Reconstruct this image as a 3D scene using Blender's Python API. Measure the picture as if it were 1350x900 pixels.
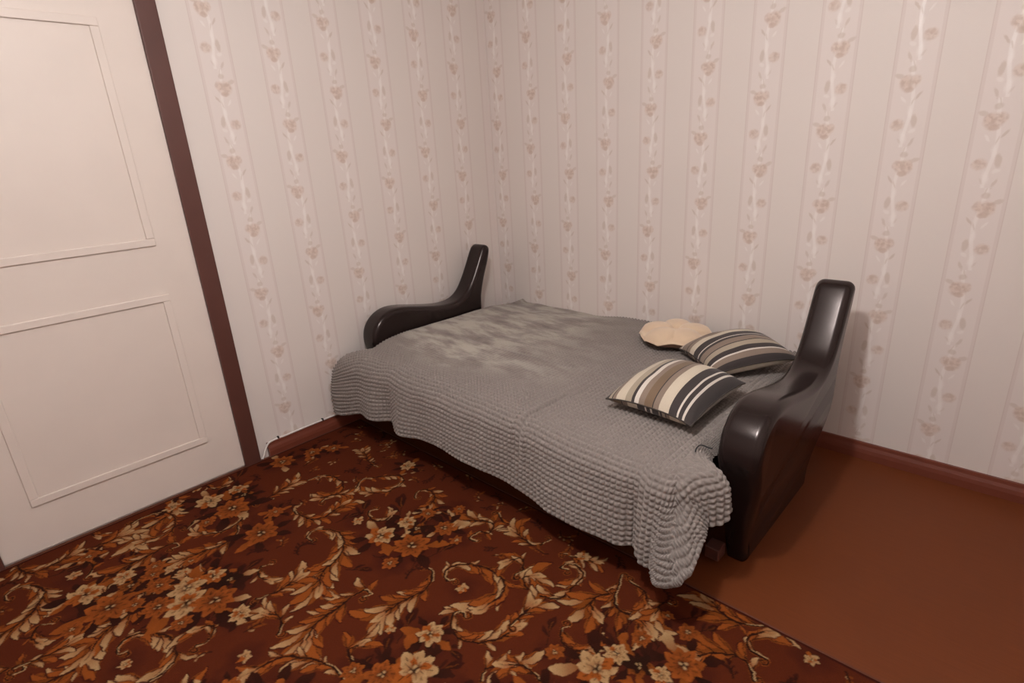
import bpy, bmesh, math
import numpy as np
from mathutils import Matrix, Vector

# ------------------------------------------------------------------ camera, world, exposure
scene = bpy.context.scene
COL = scene.collection
for o in list(bpy.data.objects):
    bpy.data.objects.remove(o)

cam_data = bpy.data.cameras.new('camera')
cam = bpy.data.objects.new('camera', cam_data)
COL.objects.link(cam)
cam_data.sensor_fit = 'HORIZONTAL'
cam_data.sensor_width = 36.0
cam_data.lens = 730.63 / 1350.0 * 36.0
cam_data.clip_start = 0.02
YAW, PITCH, ROLL = math.radians(-44.258), math.radians(18.962), math.radians(-3.337)
fwd = Vector((math.sin(YAW) * math.cos(PITCH), math.cos(YAW) * math.cos(PITCH), -math.sin(PITCH)))
rgt = Vector((math.cos(YAW), -math.sin(YAW), 0))
upv = rgt.cross(fwd)
r2 = math.cos(ROLL) * rgt + math.sin(ROLL) * upv
u2 = -math.sin(ROLL) * rgt + math.cos(ROLL) * upv
M = Matrix((r2, u2, -fwd)).transposed().to_4x4()
M.translation = Vector((2.628, -2.622, 1.385))
cam.matrix_world = M
scene.camera = cam

world = bpy.data.worlds.new('night_room')
scene.world = world
world.use_nodes = True
world.node_tree.nodes['Background'].inputs['Color'].default_value = (0.02, 0.02, 0.025, 1)
world.node_tree.nodes['Background'].inputs['Strength'].default_value = 0.2

scene.view_settings.view_transform = 'Standard'
scene.view_settings.look = 'None'
scene.view_settings.gamma = 1.0
scene.view_settings.use_curve_mapping = False
scene.view_settings.exposure = 0.10

LAMP_POS = (2.02, -2.22, 2.22)
LAMP_STRENGTH = 540.0
LAMP_COLOUR = (1.0, 0.975, 0.97)

ROOM_X, ROOM_Y, ROOM_Z = 3.5, -4.3, 2.55


# ------------------------------------------------------------------ helpers
def lin(r, g, b):
    out = []
    for v in (r, g, b):
        v /= 255.0
        out.append(v / 12.92 if v <= 0.04045 else ((v + 0.055) / 1.055) ** 2.4)
    return tuple(out)


def np_mesh(name, verts, quads, smooth=True):
    verts = np.asarray(verts, dtype=np.float32).reshape(-1, 3)
    quads = np.asarray(quads, dtype=np.int32).reshape(-1, 4)
    me = bpy.data.meshes.new(name)
    me.vertices.add(len(verts))
    me.vertices.foreach_set('co', verts.ravel())
    me.loops.add(quads.size)
    me.loops.foreach_set('vertex_index', quads.ravel())
    me.polygons.add(len(quads))
    me.polygons.foreach_set('loop_start', np.arange(0, quads.size, 4, dtype=np.int32))
    me.polygons.foreach_set('loop_total', np.full(len(quads), 4, dtype=np.int32))
    me.update(calc_edges=True)
    me.validate()
    if smooth:
        me.polygons.foreach_set('use_smooth', np.ones(len(me.polygons), dtype=bool))
    return me


def grid_quads(nu, nv, flip=False):
    i = np.arange(nu * nv).reshape(nu, nv)
    a, b, c, d = i[:-1, :-1], i[1:, :-1], i[1:, 1:], i[:-1, 1:]
    q = np.stack([a, b, c, d], -1).reshape(-1, 4)
    return q[:, ::-1] if flip else q


def link(name, me, mat=None, parent=None):
    o = bpy.data.objects.new(name, me)
    COL.objects.link(o)
    if mat is not None and me is not None:
        me.materials.append(mat)
    if parent is not None:
        o.parent = parent
        o.matrix_parent_inverse = Matrix.Identity(4)
        o.location = -parent.location
    return o


def tag(o, label=None, cat=None, group=None, kind=None):
    if label:
        o['label'] = label
    if cat:
        o['category'] = cat
    if group:
        o['group'] = group
    if kind:
        o['kind'] = kind
    return o


def empty(name, loc):
    o = bpy.data.objects.new(name, None)
    COL.objects.link(o)
    o.location = loc
    return o


def bm_obj(name, bm, mat=None, parent=None, smooth=False):
    me = bpy.data.meshes.new(name)
    bmesh.ops.recalc_face_normals(bm, faces=bm.faces)
    bm.to_mesh(me)
    bm.free()
    if smooth:
        for p in me.polygons:
            p.use_smooth = True
    return link(name, me, mat, parent)


def add_box(bm, lo, hi, bevel=0.0, seg=2):
    lo, hi = Vector(lo), Vector(hi)
    r = bmesh.ops.create_cube(bm, size=1.0)
    for v in r['verts']:
        v.co = Vector(((v.co.x + .5) * (hi.x - lo.x) + lo.x, (v.co.y + .5) * (hi.y - lo.y) + lo.y,
                       (v.co.z + .5) * (hi.z - lo.z) + lo.z))
    if bevel > 0:
        es = list({e for v in r['verts'] for e in v.link_edges})
        bmesh.ops.bevel(bm, geom=es, offset=bevel, segments=seg, affect='EDGES', profile=0.5)


def box_obj(name, lo, hi, mat, parent=None, bevel=0.0, seg=2, smooth=False):
    bm = bmesh.new()
    add_box(bm, lo, hi, bevel, seg)
    return bm_obj(name, bm, mat, parent, smooth)


def catmull(pts, n=8, closed=False):
    P = [np.array(p, float) for p in pts]
    out = []
    m = len(P)
    rng = range(m) if closed else range(m - 1)
    for i in rng:
        if closed:
            p0, p1, p2, p3 = P[i - 1], P[i], P[(i + 1) % m], P[(i + 2) % m]
        else:
            p0, p1, p2, p3 = P[max(i - 1, 0)], P[i], P[i + 1], P[min(i + 2, m - 1)]
        for k in range(n):
            t = k / n
            out.append(0.5 * (2 * p1 + (p2 - p0) * t + (2 * p0 - 5 * p1 + 4 * p2 - p3) * t * t
                              + (3 * p1 - p0 - 3 * p2 + p3) * t ** 3))
    if not closed:
        out.append(P[-1])
    return np.array(out)


def tube_mesh(name, pts, rad, seg=8, closed=False, caps=True):
    P = np.asarray(pts, float)
    n = len(P)
    T = np.gradient(P, axis=0)
    if closed:
        T = np.roll(P, -1, 0) - np.roll(P, 1, 0)
    T /= np.linalg.norm(T, axis=1)[:, None] + 1e-12
    up = np.array([0, 0, 1.0])
    V = []
    for i in range(n):
        a = np.cross(T[i], up)
        if np.linalg.norm(a) < 1e-3:
            a = np.cross(T[i], np.array([0, 1.0, 0]))
        a /= np.linalg.norm(a)
        b = np.cross(a, T[i])
        r = rad if np.isscalar(rad) else rad[i]
        for k in range(seg):
            th = 2 * math.pi * k / seg
            V.append(P[i] + r * (math.cos(th) * a + math.sin(th) * b))
    Q = []
    for i in range(n if closed else n - 1):
        j = (i + 1) % n
        for k in range(seg):
            l = (k + 1) % seg
            Q.append((i * seg + k, i * seg + l, j * seg + l, j * seg + k))
    me = bpy.data.meshes.new(name)
    faces = [tuple(q) for q in Q]
    if caps and not closed:
        faces.append(tuple(range(seg))[::-1])
        faces.append(tuple((n - 1) * seg + k for k in range(seg)))
    me.from_pydata([tuple(v) for v in V], [], faces)
    for p in me.polygons:
        p.use_smooth = True
    return me


def vnoise(x, y, seed=0):
    """smooth value noise in [-1, 1] on numpy arrays"""
    rs = np.random.RandomState(seed)
    tab = rs.rand(64, 64) * 2 - 1
    xi, yi = np.floor(x).astype(int), np.floor(y).astype(int)
    fx, fy = x - xi, y - yi
    fx = fx * fx * (3 - 2 * fx)
    fy = fy * fy * (3 - 2 * fy)
    g = lambda i, j: tab[i % 64, j % 64]
    return (g(xi, yi) * (1 - fx) + g(xi + 1, yi) * fx) * (1 - fy) + (g(xi, yi + 1) * (1 - fx) + g(xi + 1, yi + 1) * fx) * fy


def sstep(a, b, x):
    t = np.clip((x - a) / (b - a), 0, 1)
    return t * t * (3 - 2 * t)


# ------------------------------------------------------------------ node helpers
class NT:
    def __init__(self, name):
        self.mat = bpy.data.materials.new(name)
        self.mat.use_nodes = True
        self.nt = self.mat.node_tree
        self.bsdf = self.nt.nodes['Principled BSDF']

    def node(self, typ, **kw):
        n = self.nt.nodes.new(typ)
        for k, v in kw.items():
            setattr(n, k, v)
        return n

    def set(self, sock, v):
        if isinstance(v, bpy.types.NodeSocket):
            self.nt.links.new(v, sock)
        elif isinstance(v, (tuple, list)) and len(v) == 3 and sock.type == 'RGBA':
            sock.default_value = (*v, 1)
        else:
            sock.default_value = v

    def math(self, op, a, b=None, c=None):
        n = self.node('ShaderNodeMath', operation=op)
        self.set(n.inputs[0], a)
        if b is not None:
            self.set(n.inputs[1], b)
        if c is not None:
            self.set(n.inputs[2], c)
        return n.outputs[0]

    def mix(self, fac, a, b, blend='MIX'):
        n = self.node('ShaderNodeMix', data_type='RGBA', blend_type=blend)
        self.set(n.inputs[0], fac)
        self.set(n.inputs[6], a)
        self.set(n.inputs[7], b)
        return n.outputs[2]

    def maprange(self, v, a, b, c=0.0, d=1.0, smooth=True):
        n = self.node('ShaderNodeMapRange')
        if smooth:
            n.interpolation_type = 'SMOOTHSTEP'
        self.set(n.inputs[0], v)
        for i, k in zip((1, 2, 3, 4), (a, b, c, d)):
            self.set(n.inputs[i], k)
        return n.outputs[0]

    def noise(self, vec, scale, detail=3.0, rough=0.5):
        n = self.node('ShaderNodeTexNoise')
        self.nt.links.new(vec, n.inputs['Vector'])
        n.inputs['Scale'].default_value = scale
        n.inputs['Detail'].default_value = detail
        n.inputs['Roughness'].default_value = rough
        return n.outputs['Fac']

    def coord(self):
        return self.node('ShaderNodeTexCoord').outputs['Object']

    def bump(self, h, strength, dist=0.01):
        n = self.node('ShaderNodeBump')
        n.inputs['Strength'].default_value = strength
        n.inputs['Distance'].default_value = dist
        self.nt.links.new(h, n.inputs['Height'])
        self.nt.links.new(n.outputs[0], self.bsdf.inputs['Normal'])

    def out(self, **kw):
        for k, v in kw.items():
            self.set(self.bsdf.inputs[k.replace('_', ' ')], v)
        return self.mat


def simple_mat(name, col, rough=0.6, noise_scale=8.0, amount=0.15, **kw):
    t = NT(name)
    f = t.noise(t.coord(), noise_scale, 4)
    c = t.mix(f, tuple(v * (1 - amount) for v in col), tuple(v * (1 + amount) for v in col))
    return t.out(Base_Color=c, Roughness=rough, **kw)


# ------------------------------------------------------------------ materials
W_BAND, HALF, ROW = 0.265, 0.0690, 0.2956
PLAIN = lin(222, 211, 204)
BAND = lin(224, 212, 206)
EDGE = lin(206, 188, 181)
ROSE = lin(215, 194, 181)
ROSE_D = lin(197, 172, 157)
LEAF = lin(201, 183, 170)
WHITE = lin(238, 230, 225)


def wallpaper(name, axis, sign, u0, z0, odd_shift, xsign, start=-9.0):
    t = NT(name)
    co = t.coord()
    sep = t.node('ShaderNodeSeparateXYZ')
    t.nt.links.new(co, sep.inputs[0])
    u = t.math('MULTIPLY', sep.outputs[axis], sign)
    z = sep.outputs[2]
    r = t.math('MULTIPLY', t.math('SUBTRACT', u, u0), 1.0 / W_BAND)
    k = t.math('FLOOR', t.math('ADD', r, 0.5))
    du = t.math('MULTIPLY', t.math('SUBTRACT', r, k), W_BAND * xsign)
    odd = t.math('SUBTRACT', k, t.math('MULTIPLY', t.math('FLOOR', t.math('MULTIPLY', k, 0.5)), 2.0))
    tt = t.math('ADD', t.math('MULTIPLY', t.math('SUBTRACT', z0, z), 1.0 / ROW), t.math('MULTIPLY', odd, odd_shift))
    m = t.math('FLOOR', t.math('ADD', tt, 0.25))
    par = t.math('SUBTRACT', m, t.math('MULTIPLY', t.math('FLOOR', t.math('MULTIPLY', m, 0.5)), 2.0))
    mir = t.math('SUBTRACT', 1.0, t.math('MULTIPLY', par, 2.0))
    X = t.math('MULTIPLY', du, mir)
    V = t.math('MULTIPLY', t.math('SUBTRACT', tt, m), ROW)
    # a little hand-printed wobble
    nx = t.noise(co, 55.0, 2)
    Xw = t.math('ADD', X, t.math('MULTIPLY', t.math('SUBTRACT', nx, 0.5), 0.008))
    Vw = t.math('ADD', V, t.math('MULTIPLY', t.math('SUBTRACT', t.noise(co, 63.0, 2), 0.5), 0.008))
    vec = t.node('ShaderNodeCombineXYZ')
    t.set(vec.inputs[0], Xw)
    t.set(vec.inputs[1], Vw)
    vec = vec.outputs[0]
    adu = t.math('ABSOLUTE', du)
    inband = t.maprange(adu, HALF, HALF - 0.002)
    printed = t.math('GREATER_THAN', u, start)
    col = t.mix(inband, PLAIN, BAND)
    margin = t.math('MULTIPLY', inband, t.maprange(adu, HALF - 0.013, HALF - 0.009))
    col = t.mix(t.math('MULTIPLY', margin, 0.35), col, EDGE)
    line = t.maprange(t.math('ABSOLUTE', t.math('SUBTRACT', adu, HALF)), 0.0022, 0.0006)
    col = t.mix(t.math('MULTIPLY', line, 0.7), col, EDGE)
    ground = col
    # white vine
    wob = t.math('MULTIPLY', t.math('SINE', t.math('MULTIPLY', V, 2 * math.pi / ROW)), 0.008)
    vine = t.maprange(t.math('ABSOLUTE', t.math('SUBTRACT', X, wob)), 0.0085, 0.003)
    col = t.mix(t.math('MULTIPLY', vine, 0.55), col, WHITE)
    petal = t.noise(co, 75.0, 2, 0.4)
    rosec = t.mix(t.maprange(petal, 0.4, 0.62), ROSE, ROSE_D)
    D = math.radians
    shapes = [  # cx, cv, rx, rv, rot, colour, strength, soft
        (-0.004, -0.098, .011, .026, D(20), WHITE, .75, .5), (-0.022, -0.085, .006, .017, D(-25), LEAF, .75, .4),
        (-0.006, -0.066, .003, .020, D(-15), LEAF, .6, .4),
        (-0.008, -0.047, .014, .012, 0, LEAF, .8, .35), (-0.045, -0.027, .017, .009, D(20), LEAF, .75, .35),
        (-0.014, 0.000, .030, .030, 0, rosec, .95, .3), (-0.028, -0.010, .015, .018, D(20), rosec, .7, .3),
        (0.010, -0.010, .016, .019, D(-15), rosec, .8, .3), (-0.010, 0.022, .017, .011, 0, ROSE_D, .8, .3),
        (-0.013, -0.002, .009, .012, D(30), ROSE_D, .6, .5),
        (0.024, 0.043, .005, .018, D(35), LEAF, .9, .4), (-0.022, 0.055, .005, .016, D(-35), WHITE, .7, .4),
        (0.008, 0.062, .003, .016, D(15), LEAF, .6, .4), (0.034, 0.076, .008, .012, D(20), BAND, .3, .4),
        (0.004, 0.100, .009, .024, D(-8), WHITE, .7, .5),
        (-0.029, 0.142, .024, .022, 0, rosec, .85, .3), (-0.034, 0.134, .011, .009, D(20), ROSE_D, .6, .4),
        (0.021, 0.131, .0105, .026, D(-6), LEAF, .85, .3),
        (0.020, 0.165, .013, .008, D(-25), WHITE, .6, .4), (-0.005, 0.186, .011, .024, D(-15), WHITE, .75, .5),
        (0.023, 0.205, .006, .018, D(25), LEAF, .75, .4), (-0.016, 0.200, .004, .014, D(-30), LEAF, .4, .4),
    ]
    for cx, cv, rx, rv, rot, c, s, soft in shapes:
        mp = t.node('ShaderNodeMapping', vector_type='TEXTURE')
        mp.inputs['Location'].default_value = (cx, cv, 0)
        mp.inputs['Rotation'].default_value = (0, 0, rot)
        mp.inputs['Scale'].default_value = (rx, rv, 1)
        t.nt.links.new(vec, mp.inputs['Vector'])
        ln = t.node('ShaderNodeVectorMath', operation='LENGTH')
        t.nt.links.new(mp.outputs[0], ln.inputs[0])
        f = t.maprange(ln.outputs['Value'], 1.0 + soft * .5, 1.0 - soft * 1.3, 0.0, s * .70)
        col = t.mix(f, col, c)
    col = t.mix(printed, ground, col)
    fine = t.noise(co, 260.0, 2)
    t.bump(fine, 0.12, 0.003)
    rough = t.math('SUBTRACT', 0.62, t.math('MULTIPLY', vine, 0.22))
    return t.out(Base_Color=col, Roughness=rough)


M_WALL_LEFT = wallpaper('wallpaper_left', 1, -1.0, 1.3216, 1.8468, 0.5, -1.0, 0.085)
M_WALL_BACK = wallpaper('wallpaper_back', 0, 1.0, 0.0659, 2.1289, -0.5, 1.0)
M_CEIL = simple_mat('ceiling_paint', (0.75, 0.73, 0.70), 0.9)
M_PLINTH = simple_mat('red_brown_varnish', lin(112, 56, 40), 0.4, 14)
M_CASING = simple_mat('brown_door_paint', lin(88, 52, 44), 0.4, 10)
M_DOOR = simple_mat('cream_door_paint', lin(222, 208, 198), 0.5, 5, 0.05)
M_CABLE = simple_mat('white_cable', lin(226, 218, 212), 0.45, 30, 0.05)
M_METAL = simple_mat('dull_metal', (0.5, 0.48, 0.46), 0.3, 30, 0.1, Metallic=1.0)
M_NAIL = simple_mat('dark_nail', (0.03, 0.025, 0.02), 0.5)
M_BLACK = simple_mat('black_elastic', (0.012, 0.011, 0.012), 0.7, 60)


def mat_floor():
    t = NT('painted_floor')
    co = t.coord()
    mp = t.node('ShaderNodeMapping')
    mp.inputs['Scale'].default_value = (2.0, 40.0, 1.0)
    t.nt.links.new(co, mp.inputs['Vector'])
    g = t.noise(mp.outputs[0], 4.0, 5, 0.6)
    b = t.noise(co, 3.0, 3)
    c = t.mix(g, lin(100, 50, 24), lin(116, 59, 28))
    c = t.mix(t.math('MULTIPLY', b, 0.35), c, lin(86, 42, 20))
    t.bump(g, 0.08, 0.002)
    return t.out(Base_Color=c, Roughness=0.5, Specular_IOR_Level=0.2)


M_FLOOR = mat_floor()


def mat_leather():
    t = NT('dark_brown_leatherette')
    co = t.coord()
    g = t.noise(co, 420.0, 3)
    c = t.mix(t.noise(co, 6.0, 3), (0.013, 0.0078, 0.0072), (0.017, 0.0105, 0.0098))
    t.bump(g, 0.10, 0.001)
    return t.out(Base_Color=c, Roughness=0.21, Specular_IOR_Level=0.36, Specular_Tint=(1.0, 0.86, 0.82))


M_LEATHER = mat_leather()
M_BASE = simple_mat('dark_sofa_cloth', (0.012, 0.009, 0.008), 0.8, 40)


def mat_blanket():
    t = NT('grey_plush')
    co = t.coord()
    mp = t.node('ShaderNodeMapping')
    mp.inputs['Scale'].default_value = (2.2, 5.0, 3.0)
    mp.inputs['Rotation'].default_value = (0, 0, 0.25)
    t.nt.links.new(co, mp.inputs['Vector'])
    a = t.noise(mp.outputs[0], 2.2, 4, 0.6)
    at = t.node('ShaderNodeAttribute', attribute_name='nap')
    nap = at.outputs['Fac']
    k = t.math('MULTIPLY', t.maprange(a, 0.40, 0.62), nap)
    base = t.mix(t.noise(co, 160.0, 3), lin(122, 113, 108), lin(146, 136, 130))
    c = t.mix(t.math('MULTIPLY', k, 0.9), base, lin(178, 171, 160))
    k2 = t.math('MULTIPLY', t.maprange(a, 0.42, 0.30), nap)
    c = t.mix(t.math('MULTIPLY', k2, 0.7), c, lin(106, 99, 96))
    t.bump(t.noise(co, 700.0, 3), 0.25, 0.002)
    return t.out(Base_Color=c, Roughness=0.95, Specular_IOR_Level=0.1, Sheen_Weight=0.35, Sheen_Roughness=0.4,
                 Sheen_Tint=(0.9, 0.87, 0.84))


M_BLANKET = mat_blanket()


def mat_stripes(name, stops, low_shift):
    """woven stripes across the cushion, read from its u attribute"""
    t = NT(name)
    at = t.node('ShaderNodeAttribute', attribute_name='stripe')
    ramp = t.node('ShaderNodeValToRGB')
    ramp.color_ramp.interpolation = 'CONSTANT'
    cr = ramp.color_ramp
    cr.elements[0].position = 0.0
    cr.elements[0].color = (*stops[0][1], 1)
    cr.elements.remove(cr.elements[1])
    for p, c in stops[1:]:
        e = cr.elements.new(p)
        e.color = (*c, 1)
    t.nt.links.new(at.outputs['Fac'], ramp.inputs[0])
    co = t.coord()
    w = t.noise(co, 480.0, 2)
    c = t.mix(t.math('MULTIPLY', w, 0.30), ramp.outputs[0], (0.05, 0.04, 0.035))
    t.bump(w, 0.3, 0.002)
    return t.out(Base_Color=c, Roughness=0.9, Sheen_Weight=0.1)


K_DARK = lin(56, 48, 47)
K_CREAM = lin(212, 198, 177)
K_TAUPE = lin(140, 122, 108)
K_BROWN = lin(122, 100, 78)
K_TAN = lin(172, 158, 138)
K_WHITE = lin(222, 212, 200)
STRIPES = [(0.0, K_DARK), (.03, K_TAN), (.065, K_DARK), (.075, K_TAUPE), (.115, K_CREAM), (.225, K_TAN), (.30, K_DARK), (.335, K_WHITE),
           (.385, K_TAUPE), (.45, K_BROWN), (.545, K_DARK), (.555, K_TAUPE), (.62, K_CREAM), (.735, K_DARK),
           (.825, K_WHITE), (.845, K_DARK), (.89, K_WHITE), (.912, K_DARK)]
M_STRIPE_A = mat_stripes('striped_weave', STRIPES, 0)
STRIPES_B = [(0.0, K_TAN), (.06, K_WHITE), (.085, K_TAUPE), (.21, K_DARK), (.225, K_TAUPE), (.30, K_CREAM), (.41, K_DARK), (.53, K_WHITE),
             (.55, K_DARK), (.60, K_TAUPE), (.70, K_DARK), (.715, K_TAN), (.80, K_DARK), (.87, K_WHITE), (.89, K_TAUPE), (.95, K_DARK)]
M_STRIPE_B = mat_stripes('striped_weave_b', STRIPES_B, 0)
M_BEIGE = simple_mat('beige_plush', lin(216, 190, 162), 0.9, 30, 0.06, Sheen_Weight=0.4)
M_UNDER = simple_mat('brown_cushion_underside', lin(120, 88, 72), 0.9, 30, 0.1)
M_PIPE = simple_mat('dark_seam', lin(64, 56, 52), 0.9, 60, 0.1)

# ------------------------------------------------------------------ the room
def slab(name, lo, hi, mat):
    return tag(box_obj(name, lo, hi, mat), kind='structure')


T = 0.12
slab('floor', (-T, ROOM_Y - T, -0.10), (ROOM_X + T, T, 0.0), M_FLOOR)
slab('ceiling', (-T, ROOM_Y - T, ROOM_Z), (ROOM_X + T, T, ROOM_Z + 0.1), M_CEIL)
slab('wall_left', (-T, ROOM_Y - T, 0), (0, T, ROOM_Z), M_WALL_LEFT)
slab('wall_back', (0, 0, 0), (ROOM_X, T, ROOM_Z), M_WALL_BACK)
slab('wall_right', (ROOM_X, ROOM_Y - T, 0), (ROOM_X + T, T, ROOM_Z), M_WALL_LEFT)
slab('wall_front', (0, ROOM_Y - T, 0), (ROOM_X, ROOM_Y, ROOM_Z), M_WALL_BACK)


def plinth(name, a, b, n):
    """moulded skirting between two floor points, n = direction into the room"""
    prof = [(0, 0), (.022, 0), (.022, .030), (.019, .046), (.014, .060), (.012, .075), (0, .075)]
    bm = bmesh.new()
    ends = []
    for p in (a, b):
        ends.append([bm.verts.new((p[0] + n[0] * d, p[1] + n[1] * d, z)) for d, z in prof])
    m = len(prof)
    for i in range(m):
        j = (i + 1) % m
        bm.faces.new((ends[0][i], ends[0][j], ends[1][j], ends[1][i]))
    bm.faces.new(ends[0])
    bm.faces.new(ends[1][::-1])
    return tag(bm_obj(name, bm, M_PLINTH), kind='structure')


plinth('baseboard_left', (0, -0.012), (0, -1.725), (1, 0))
plinth('baseboard_back', (0.0, 0), (ROOM_X, 0), (0, -1))
plinth('baseboard_right', (ROOM_X, -0.03), (ROOM_X, ROOM_Y), (-1, 0))
plinth('baseboard_front', (0.03, ROOM_Y), (ROOM_X - .03, ROOM_Y), (0, 1))
plinth('baseboard_left', (0, -2.86), (0, ROOM_Y + .03), (1, 0))

# door in the left wall with its brown casing
DY0, DY1, DH = -1.772, -2.82, 2.08
CW = 0.075
bm = bmesh.new()
add_box(bm, (0, DY0 - CW, 0), (0.026, DY0, DH + CW), 0.004)
bm_side = bm_obj('trim_1', bm, M_CASING)
tag(bm_side, kind='structure')
tag(box_obj('trim_2', (0, DY1, 0), (0.026, DY1 + CW, DH + CW), M_CASING, None, 0.004), kind='structure')
tag(box_obj('trim_3', (0, DY1 + CW, DH), (0.026, DY0 - CW, DH + CW), M_CASING, None, 0.004), kind='structure')
door = box_obj('door_1', (0.0005, DY1 + CW, 0.012), (0.012, DY0 - CW, DH), M_DOOR, None, 0.002)
tag(door, kind='structure')
for z0_, z1_ in ((0.20, 0.90), (1.10, 1.92)):
    bm = bmesh.new()
    ya, yb = DY1 + CW + .13, DY0 - CW - .13
    for lo, hi in (((.012, ya, z0_), (.020, yb, z0_ + .03)), ((.012, ya, z1_ - .03), (.020, yb, z1_)),
                   ((.012, ya, z0_ + .03), (.020, ya + .03, z1_ - .03)), ((.012, yb - .03, z0_ + .03), (.020, yb, z1_ - .03))):
        add_box(bm, lo, hi, 0.003)
    bm_obj('panel_moulding', bm, M_DOOR, door)

hy = DY1 + CW + .07
hnd = tube_mesh('door_handle', catmull([(.012, hy, 1.0), (.045, hy, 1.0), (.055, hy + .02, 1.0), (.055, hy + .11, 1.0)], 6), .008, 10)
link('door_handle', hnd, M_METAL, door)

# ------------------------------------------------------------------ ceiling lamp (above the frame)
lamp = empty('ceiling_lamp', (LAMP_POS[0], LAMP_POS[1], ROOM_Z))
tag(lamp, 'round white glass ceiling lamp hanging on a short rod', 'lamp')


def lathe(name, prof, centre, mat, parent=None, seg=32):
    V, Fc = [], []
    n = len(prof)
    for k in range(seg):
        a = 2 * math.pi * k / seg
        for r, z in prof:
            V.append((centre[0] + r * math.cos(a), centre[1] + r * math.sin(a), centre[2] + z))
    for k in range(seg):
        l = (k + 1) % seg
        for i in range(n - 1):
            Fc.append((k * n + i, l * n + i, l * n + i + 1, k * n + i + 1))
    me = bpy.data.meshes.new(name)
    me.from_pydata(V, [], Fc)
    bm_ = bmesh.new()
    bm_.from_mesh(me)
    bmesh.ops.remove_doubles(bm_, verts=bm_.verts, dist=1e-5)
    bmesh.ops.recalc_face_normals(bm_, faces=bm_.faces)
    bm_.to_mesh(me)
    bm_.free()
    for p in me.polygons:
        p.use_smooth = True
    return link(name, me, mat, parent)


t = NT('lit_glass')
t.nt.nodes.remove(t.bsdf)
em = t.node('ShaderNodeEmission')
em.inputs['Color'].default_value = (*LAMP_COLOUR, 1)
em.inputs['Strength'].default_value = LAMP_STRENGTH
t.nt.links.new(em.outputs[0], t.nt.nodes['Material Output'].inputs['Surface'])
M_GLOBE = t.mat
R_G = 0.06
lathe('globe', [(R_G * math.sin(a), -R_G * math.cos(a)) for a in np.linspace(0, math.pi, 17)], LAMP_POS, M_GLOBE, lamp)
lathe('rod', [(0, .063), (.012, .063), (.012, ROOM_Z - LAMP_POS[2] - .02), (0, ROOM_Z - LAMP_POS[2] - .02)], LAMP_POS, M_METAL, lamp, 12)
lathe('canopy', [(0, ROOM_Z - LAMP_POS[2] - .03), (.05, ROOM_Z - LAMP_POS[2] - .025), (.055, ROOM_Z - LAMP_POS[2])], LAMP_POS, M_METAL, lamp, 24)

# ------------------------------------------------------------------ sofa bed
sofa = empty('sofa_bed', (1.1, -0.7, 0))
tag(sofa, 'unfolded sofa bed with curved dark brown leatherette armrests in the corner', 'sofa bed')

ARM_PROF = [(-0.99, 0.0), (-1.03, .12), (-1.085, .28), (-1.125, .40), (-1.137, .465), (-1.125, .525), (-1.092, .570), (-1.045, .600), (-.985, .614),
            (-.905, .607), (-.79, .582), (-.68, .560), (-.59, .552), (-.515, .562), (-.455, .597), (-.405, .660), (-.36, .735),
            (-.32, .808), (-.298, .838), (-.270, .849), (-.247, .836), (-.243, .808), (-.262, .745), (-.298, .66), (-.325, .58), (-.338, .50), (-.345, .25), (-.345, 0.0)]


def arm_mesh(name, x_in, x_out):
    top = catmull(ARM_PROF, 5)
    # offset normals of the open outline (bottom edge stays on the floor)
    tang = np.gradient(top, axis=0)
    tang /= np.linalg.norm(tang, axis=1)[:, None]
    nrm = np.stack([tang[:, 1], -tang[:, 0]], 1)      # points inwards for this winding
    cen = np.array([-.7, .35])
    sgn = np.sign(np.sum(nrm[len(nrm) // 3] * (cen - top[len(nrm) // 3])))
    nrm *= sgn
    w = abs(x_out - x_in)
    s = 1 if x_out > x_in else -1
    R, K = 0.030, 7
    rings = []
    for side in (0, 1):
        for k in range(K + 1):
            a = math.pi / 2 * k / K
            if side == 0:
                xo, ins = R * (1 - math.sin(a)), R * (1 - math.cos(a))
                xo, ins = R * (1 - math.cos(math.pi / 2 - a)), R * (1 - math.sin(math.pi / 2 - (math.pi / 2 - a)))
            if side == 0:
                xo, ins = R - R * math.cos(a), R - R * math.sin(a)
            else:
                xo, ins = w - (R - R * math.sin(a)), R - R * math.cos(a)
            rings.append((xo, ins))
    crown = 0.006
    V = []
    for xo, ins in rings:
        for p, n in zip(top, nrm):
            q = p + n * ins
            z = max(q[1], 0.0)
            th = 0.55 + 0.45 * float(sstep(0.02, 0.42, np.array(z)))
            V.append((x_in + s * xo * th, q[0], z))
    m = len(top)
    faces = []
    for i in range(len(rings) - 1):
        for j in range(m - 1):
            faces.append((i * m + j, i * m + j + 1, (i + 1) * m + j + 1, (i + 1) * m + j))
    faces.append(tuple(range(m)))
    faces.append(tuple((len(rings) - 1) * m + j for j in range(m))[::-1])
    faces.append(tuple(i * m for i in range(len(rings))) + tuple(i * m + m - 1 for i in reversed(range(len(rings)))))
    me = bpy.data.meshes.new(name)
    me.from_pydata(V, [], faces)
    b = bmesh.new()
    b.from_mesh(me)
    bmesh.ops.recalc_face_normals(b, faces=b.faces)
    for f in list(b.faces):
        if len(f.verts) > 20:
            f.smooth = False
        else:
            f.smooth = True
    b.to_mesh(me)
    b.free()
    return me


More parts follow.
